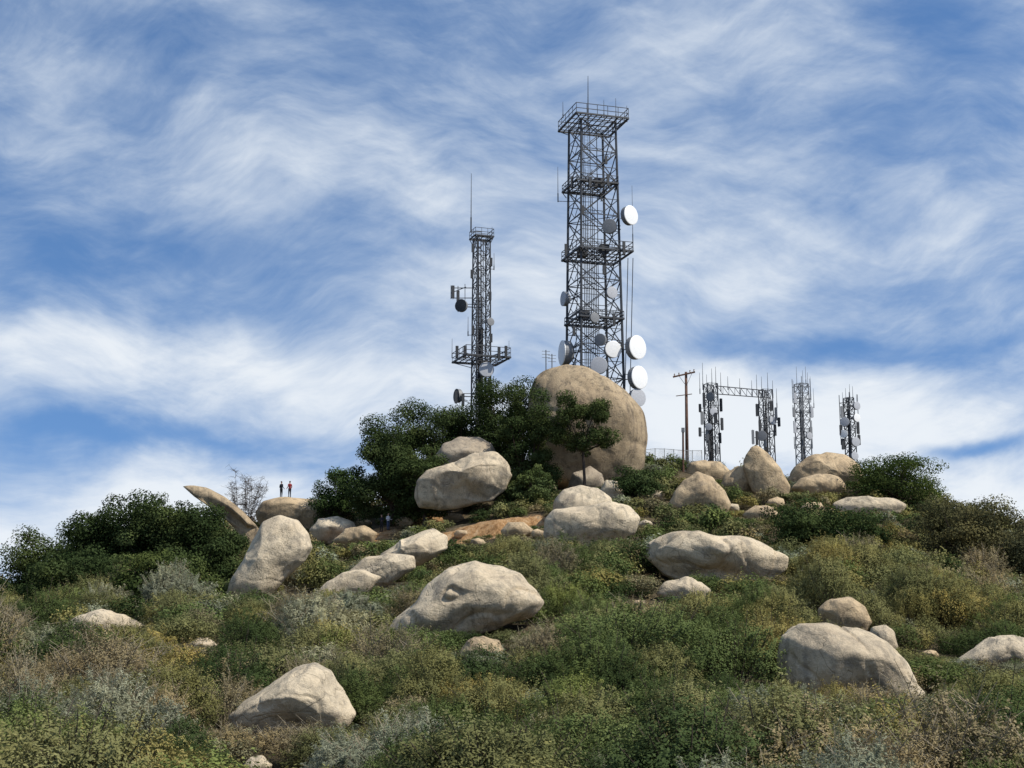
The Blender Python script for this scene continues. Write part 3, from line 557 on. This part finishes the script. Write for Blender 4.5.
tree('small_tree','low green bushy tree in front of the right foot of the giant boulder',606,660,468,506,141,seed=18,n=10000,c1=(.04,.062,.023),c2=(.10,.13,.052))
def bare(name,label,px0,px1,ytop,ybase,Y,seed,cat='tree'):
    rng=np.random.default_rng(seed); cx=(px0+px1)/2; Y=Y or hit(cx,ybase) or 145; b=P(cx,ybase,Y); z0=h(b.x,Y); ht=P(cx,ytop,Y).z-z0; hw=(px1-px0)/2*Y*1.02/F
    t=thing(name,label,cat,(b.x,Y,z0)); a=MB(); tw=MB()
    for i in range(14):
        e=Vector((b.x+rng.uniform(-1,1)*hw*.85,Y+rng.uniform(-1,1)*hw*.7,z0+ht*rng.uniform(.5,.92))); s=Vector((b.x,Y,z0-.1)); mid=s.lerp(e,.5)+Vector(rng.uniform(-.35,.35,3)); a.path([s,mid,e],[.05,.034,.014],5)
        for j in range(26):
            p=mid.lerp(e,rng.uniform(-.3,1)); q=p+Vector((rng.normal()*.45,rng.normal()*.45,abs(rng.normal())*.35)); tw.beam(p,q,.016,.01,3)
            for l in range(6): r=p.lerp(q,rng.uniform(.2,1)); tw.beam(r,r+Vector((rng.normal()*.28,rng.normal()*.28,rng.normal()*.2+.1)),.013,.008,3)
    a.build('trunk',M['bark'],t); tw.build('twigs',M['bark'],t)
bare('bare_tree','bare twiggy tree on the skyline left of the two people',222,272,462,520,150,21)
# ---------------------------------------------------------------- shrubs
KIND={'olive_shrub':((.11,.112,.046),(.275,.265,.115),'dull olive green bushy shrub'),
 'green_shrub':((.066,.096,.032),(.185,.22,.080),'mid-green leafy shrub'),
 'sage_shrub':((.155,.165,.11),(.35,.355,.245),'silvery grey-green sage shrub'),
 'dry_shrub':((.155,.127,.07),(.32,.265,.155),'dry brown twiggy shrub'),
 'golden_shrub':((.17,.148,.053),(.32,.275,.105),'yellow-olive shrub with golden tips'),
 'dark_shrub':((.036,.057,.022),(.094,.125,.048),'dark green dense shrub')}
KN=list(KIND)
def bush(nl,rng,L,W,ncl,sprig=.3,tight=.72):
    a=rng.uniform(0,2*np.pi,ncl); r0=np.sqrt(rng.random(ncl))*.68; r0[0]=.1; cz=(.16+.58*(1-r0**1.6))*rng.uniform(.65,1.2,ncl); cr=rng.uniform(.2,.42,ncl)
    c=np.stack([r0*np.cos(a),r0*np.sin(a),cz],1); w=cr**2
    n1=int(nl*(1-sprig)); k=rng.choice(ncl,n1,p=w/w.sum()); d=rng.normal(size=(n1,3)); d[:,2]+=.35; d=nrm(d)
    p=c[k]+d*cr[k][:,None]*(tight+(1.1-tight)*rng.random((n1,1))**.7)
    n2=nl-n1; ns=ncl*9; ks=rng.choice(ncl,ns,p=w/w.sum()); ds=rng.normal(size=(ns,3)); ds[:,2]=np.abs(ds[:,2])+.5; ds=nrm(ds); ls=rng.uniform(1.15,1.75,ns)
    j=rng.integers(0,ns,n2); f=.8+rng.random((n2,1))*(ls[j][:,None]-.8)
    p2=c[ks[j]]+ds[j]*cr[ks[j]][:,None]*f+rng.normal(size=(n2,3))*.02
    pos=np.concatenate([p,p2]); dd=np.concatenate([d,ds[j]]); kk=np.concatenate([k,ks[j]]); pos[:,2]=np.maximum(pos[:,2],.02)
    nor=dd+rng.normal(size=(nl,3))*.30+np.array([0,0,.1])
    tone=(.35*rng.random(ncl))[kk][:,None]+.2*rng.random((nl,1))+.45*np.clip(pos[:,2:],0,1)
    stems=[c[i]+np.array([0,0,cr[i]*.3]) for i in range(ncl)]+[c[ks[i]]+ds[i]*cr[ks[i]]*ls[i] for i in range(0,ns,3)]
    return leaves(pos,nor,L,W,rng),tone,stems
VAR={}
for kn in KN:
    c1,c2,_=KIND[kn]; VAR[kn]=[]
    for s in range(4):
        rng=np.random.default_rng(100+s*17+KN.index(kn)); dry=kn=='dry_shrub'; sg=kn=='sage_shrub'
        Vv,tone,st=bush(22000 if not dry else 10000,rng,.0175 if not sg else .024,.0085 if not sg else .006,int(rng.integers(12,22)),.6 if sg else (.5 if dry else .33),.6 if dry else .72)
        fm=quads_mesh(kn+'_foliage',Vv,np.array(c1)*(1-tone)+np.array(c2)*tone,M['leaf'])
        sb=MB()
        for v in st:
            e=Vector(v); mid=e*.5+Vector((random.uniform(-.06,.06),random.uniform(-.06,.06),.04)); sb.path([Vector((0,0,-.05)),mid,e],[.012,.009,.004],3)
            if dry or sg:
                for _ in range(7 if dry else 2): q=mid.lerp(e,random.random()); sb.beam(q,q+Vector((random.gauss(0,.12),random.gauss(0,.12),random.uniform(.04,.24))),.004,.0025,3)
        so=sb.build('stem',M['twig' if dry or sg else 'bark']); sm_=so.data; bpy.data.objects.remove(so)
        VAR[kn].append((fm,sm_))
def pick(px,py,rng):
    w=dict(olive_shrub=3.5,green_shrub=2,sage_shrub=1.2,dry_shrub=1.5,golden_shrub=.8,dark_shrub=1.5)
    if py>690 and 330<px<830: w.update(sage_shrub=4.5,green_shrub=3,dry_shrub=.7,golden_shrub=.5)
    elif px<330 and py>600: w.update(dry_shrub=3.5,olive_shrub=4,sage_shrub=2,golden_shrub=1,green_shrub=1)
    elif px>760 and py<640: w.update(golden_shrub=1.8,dry_shrub=3,olive_shrub=5,green_shrub=.8,dark_shrub=1)
    elif px>800: w.update(olive_shrub=4,golden_shrub=1.4,green_shrub=2.2,dry_shrub=1.6,sage_shrub=1)
    elif 480<px<800 and 560<py<700: w.update(green_shrub=5,dark_shrub=2.8,olive_shrub=3,dry_shrub=.6,sage_shrub=.6)
    elif py<560: w.update(olive_shrub=4,dry_shrub=2.4,dark_shrub=2)
    a=np.array([w[k] for k in KN]); return KN[rng.choice(len(KN),p=a/a.sum())]
cand=[]
rng=np.random.default_rng(5); Y=16.0
while Y<166:
    sp=1.6 if Y<45 else (1.85 if Y<100 else 1.65); xw=.45*Y+2; x=-xw
    while x<xw:
        cand.append((x+rng.uniform(-.7,.7)*sp,Y+rng.uniform(-.7,.7)*sp)); x+=sp
    Y+=sp
placed=[]
for X,Y in cand:
    big=rng.random()
    if Y<45: r=rng.uniform(.55,1.0) if big<.45 else rng.uniform(1.1,1.8)
    elif Y<105: r=rng.uniform(.65,1.0) if big<.5 else rng.uniform(1.4,2.7)
    else: r=rng.uniform(.6,1.0) if big<.5 else rng.uniform(1.1,2.0)
    z=h(X,Y); ht=r*rng.uniform(.7,1.15)
    onsoil=any(((X-x)/rx)**2+((Y-y)/ry)**2<.9 and a>.8 for x,y,rx,ry,a in soil_spots)
    if onsoil:
        if rng.random()<.74: continue
        r=rng.uniform(.35,.75); ht=r*.8
    for x,y,rx,ry,a in soil_spots[:3]:
        if abs(X-x)<rx and y-9<Y<y: ht=min(ht,.45); r=min(r,.8)
    if any((X-x)**2+(Y-y)**2<(.55*w)**2 for x,y,w in TREES): continue
    px,pyt,d=proj((X,Y,z+ht)); _,pyb,_=proj((X,Y,z)); rp=r*F/d; ok=True
    if Y<15.5: continue
    for b_ in BLD:
        if ((X-b_['X'])/(b_['rx']*.9+.2))**2+((Y-b_['Y'])/(b_['dr']*.95+.2))**2<1: ok=False; break
        if Y<b_['Y'] and px+rp*.75>b_['x0'] and px-rp*.75<b_['x1']:
            hb=b_['y1']-b_['y0']; lim=b_['y1']-b_['bury']*hb-(0 if hb<30 else 3)
            if b_['y0']-40<pyb and pyt<lim and pyb>b_['y0']:
                s=(pyb-lim)/max(pyb-pyt,1e-3)
                if s<.22: ok=False; break
                ht*=max(s,.22); r*=max(.5,min(1,s*1.3)); px,pyt,d=proj((X,Y,z+ht)); rp=r*F/d
    if not ok: continue
    placed.append((X,Y,z,r,ht,pick(px,pyt,rng),px,pyt,rp))
inview=[p for p in placed if p[6]+p[8]>0 and p[6]-p[8]<1024 and p[7]<768]
inview.sort(key=lambda p:-p[8]*p[4]/p[3]); ind=inview[:300]; ids=set(id(p) for p in ind)
for i,(X,Y,z,r,ht,kn,px,py,rp) in enumerate(ind):
    fm,sm_=VAR[kn][int(rng.integers(0,4))]
    side='left' if px<341 else ('middle' if px<683 else 'right'); zone='bottom foreground' if py>690 else 'lower slope'
    lab=f"{KIND[kn][2]} in the {zone} brush at {side}"
    t=bpy.data.objects.new(kn,None); t.empty_display_size=.3; col.objects.link(t); t.location=(X,Y,z-.05); t.rotation_euler=(rng.uniform(-.08,.08),rng.uniform(-.08,.08),rng.uniform(0,6.28)); t.scale=(r,r*rng.uniform(.85,1.1),ht)
    tag(t,lab,'shrub',f"{KIND[kn][2]}s, {zone} {side}")
    for nm,m_ in (('foliage',fm),('stem',sm_)):
        o=bpy.data.objects.new(nm,m_); col.objects.link(o); o.parent=t
rest=[p for p in placed if id(p) not in ids]
TPL={}
for lod,(nl,L,W,ns) in enumerate(((4600,.029,.015,18),(2100,.042,.023,15),(750,.070,.040,12),(9000,.022,.011,18))):
    for s in range(7): rr=np.random.default_rng(500+lod*10+s); Vv,tone,_=bush(nl,rr,L,W,ns+s%4,.28); TPL[lod,s]=(Vv,tone)
VS=[];CS=[]
for X,Y,z,r,ht,kn,px,py,rp in rest:
    lod=0 if Y<72 else (1 if Y<115 else 2)
    if r<1.05 and Y>50: lod=min(2,lod+1)
    if Y<34: lod=3
    if not (-120<px<1144) and Y>50: lod=2
    Vv,tone=TPL[lod,int(rng.integers(0,7))]; a=rng.uniform(0,6.28); ca_,sa_=math.cos(a),math.sin(a)
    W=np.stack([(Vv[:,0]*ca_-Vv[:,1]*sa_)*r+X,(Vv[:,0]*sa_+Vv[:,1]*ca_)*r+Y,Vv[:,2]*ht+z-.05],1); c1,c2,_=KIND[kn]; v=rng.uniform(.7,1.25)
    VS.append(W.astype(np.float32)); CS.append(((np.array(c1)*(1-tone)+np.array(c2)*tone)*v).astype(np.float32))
print('shrubs',len(ind),len(rest),sum(len(v) for v in VS)//4, 'last individual Y',max(p[1] for p in ind))
o=bpy.data.objects.new('brush',quads_mesh('brush',np.concatenate(VS),np.concatenate(CS),M['leaf'])); col.objects.link(o)
tag(o,'dense mixed chaparral brush covering the upper and middle hillside','brush',kind='stuff')
# ---------------------------------------------------------------- sun and sky
AZ,EL=R(119),R(49)
sv=Vector((math.sin(AZ)*math.cos(EL),math.cos(AZ)*math.cos(EL),math.sin(EL)))
sl=bpy.data.lights.new('sun','SUN'); sl.energy=5.0; sl.angle=R(.53); sl.color=(1,.95,.86); so=bpy.data.objects.new('sun',sl); col.objects.link(so); so.rotation_euler=sv.to_track_quat('Z','Y').to_euler(); so.location=(80,-40,90)
w=bpy.data.worlds.new('World'); scene.world=w; w.use_nodes=True; nt=w.node_tree; L=nt.links; bg=nt.nodes['Background']; bg.inputs['Strength'].default_value=.15
tc=nt.nodes.new('ShaderNodeTexCoord'); D=tc.outputs['Generated']
sk=nt.nodes.new('ShaderNodeTexSky'); sk.sky_type='NISHITA'; sk.sun_disc=False; sk.sun_elevation=EL; sk.sun_rotation=AZ; sk.altitude=800; sk.air_density=1; sk.dust_density=.4; sk.ozone_density=2.5
va=nt.nodes.new('ShaderNodeVectorMath'); va.operation='ADD'; va.inputs[1].default_value=(0,0,.27); L.new(D,va.inputs[0])
vn=nt.nodes.new('ShaderNodeVectorMath'); vn.operation='NORMALIZE'; L.new(va.outputs[0],vn.inputs[0]); L.new(vn.outputs[0],sk.inputs['Vector'])
def math_(op,a,b=None,c=None):
    n=nt.nodes.new('ShaderNodeMath'); n.operation=op
    for i,v in enumerate((a,b,c)):
        if v is None: continue
        if isinstance(v,(int,float)): n.inputs[i].default_value=v
        else: L.new(v,n.inputs[i])
    return n.outputs[0]
def mapping(vec,rot,scale,loc=(0,0,0),typ='POINT'):
    m=nt.nodes.new('ShaderNodeMapping'); m.vector_type=typ; m.inputs['Location'].default_value=loc; m.inputs['Rotation'].default_value=rot; m.inputs['Scale'].default_value=scale; L.new(vec,m.inputs['Vector']); return m.outputs['Vector']
def warp(scale,amp,detail=3):
    w1=nt.nodes.new('ShaderNodeTexNoise'); w1.inputs['Scale'].default_value=scale; w1.inputs['Detail'].default_value=detail; w1.inputs['Roughness'].default_value=.5; L.new(D,w1.inputs['Vector'])
    s0=nt.nodes.new('ShaderNodeVectorMath'); s0.operation='SUBTRACT'; s0.inputs[1].default_value=(.5,.5,.5); L.new(w1.outputs['Color'],s0.inputs[0])
    ws=nt.nodes.new('ShaderNodeVectorMath'); ws.operation='SCALE'; ws.inputs['Scale'].default_value=amp; L.new(s0.outputs[0],ws.inputs[0])
    wd=nt.nodes.new('ShaderNodeVectorMath'); wd.operation='ADD'; L.new(D,wd.inputs[0]); L.new(ws.outputs[0],wd.inputs[1]); return wd.outputs[0]
Dw=warp(4,.14,3); Dg=warp(9,.08,6)
def streak(ang,sx,sz,loc,detail,rough):   # rotate first, then stretch: streaks run diagonally
    return noise_node(nt,mapping(mapping(Dw,(0,R(ang),0),(1,1,1)),(0,0,0),(sx,sx,sz),loc),1,detail,rough,.15)
nA=noise_node(nt,mapping(Dw,(0,R(10),0),(4.5,4.5,9)),1,7,.55)
nB=streak(-12,6,28,(3,1,2),10,.62)
nC=streak(14,9,40,(7,2,5),9,.62)
nD=noise_node(nt,mapping(Dw,(0,0,0),(10,10,18),(1,4,3)),1,9,.62,.3)
dens=math_('ADD',math_('MULTIPLY',nA,1.5),math_('ADD',math_('MULTIPLY',nB,.85),math_('ADD',math_('MULTIPLY',nC,.65),math_('MULTIPLY',nD,.65))))
dens=math_('SUBTRACT',dens,1.825-.28)
def gauss(px,py,sx,sy,ang,amp):
    global dens
    x,y,z=ray(px,py); l=math.sqrt(x*x+y*y+z*z)
    v=mapping(Dg,(0,R(ang),0),(sx/F,1e4,sy/F),(x/l,0,z/l),'TEXTURE')
    d=nt.nodes.new('ShaderNodeVectorMath'); d.operation='DOT_PRODUCT'; L.new(v,d.inputs[0]); L.new(v,d.inputs[1])
    dens=math_('MULTIPLY_ADD',math_('EXPONENT',math_('MULTIPLY',d.outputs['Value'],-1)),amp,dens)
for gargs in ((100,360,190,40,4,.55),(370,390,140,40,0,.28),(110,520,180,40,-8,.55),(170,447,230,16,3,-.5),(60,240,190,45,5,-.3),(300,235,160,40,0,-.1),(160,90,150,36,20,.2),(40,150,120,22,5,.2),(20,15,130,28,0,-.35),(330,20,90,18,20,-.15),(790,280,170,40,-5,.25),(860,345,200,14,-3,-.36),(820,420,190,50,0,.5),(700,420,90,50,0,.3),(990,448,60,11,3,-.7),(985,520,70,40,0,.55),(960,110,110,60,0,-.2),(820,60,140,40,15,.12),(420,180,120,60,10,.08),(512,490,800,110,0,.25),(90,230,260,120,0,-.08)):
    gauss(*gargs)
fac=nt.nodes.new('ShaderNodeMapRange'); fac.interpolation_type='SMOOTHSTEP'; L.new(dens,fac.inputs['Value']); fac.inputs['From Min'].default_value=-.2; fac.inputs['From Max'].default_value=1.05; fac.inputs['To Max'].default_value=.95
hs=nt.nodes.new('ShaderNodeHueSaturation'); hs.inputs['Saturation'].default_value=1.14; hs.inputs['Value'].default_value=1.15; L.new(sk.outputs[0],hs.inputs['Color'])
cl=ramp(nt,dens,[(.2,(4.2,4.9,5.7)),(.9,(5.8,6.1,6.4))])
L.new(mixc(nt,fac.outputs[0],hs.outputs[0],cl),bg.inputs['Color'])
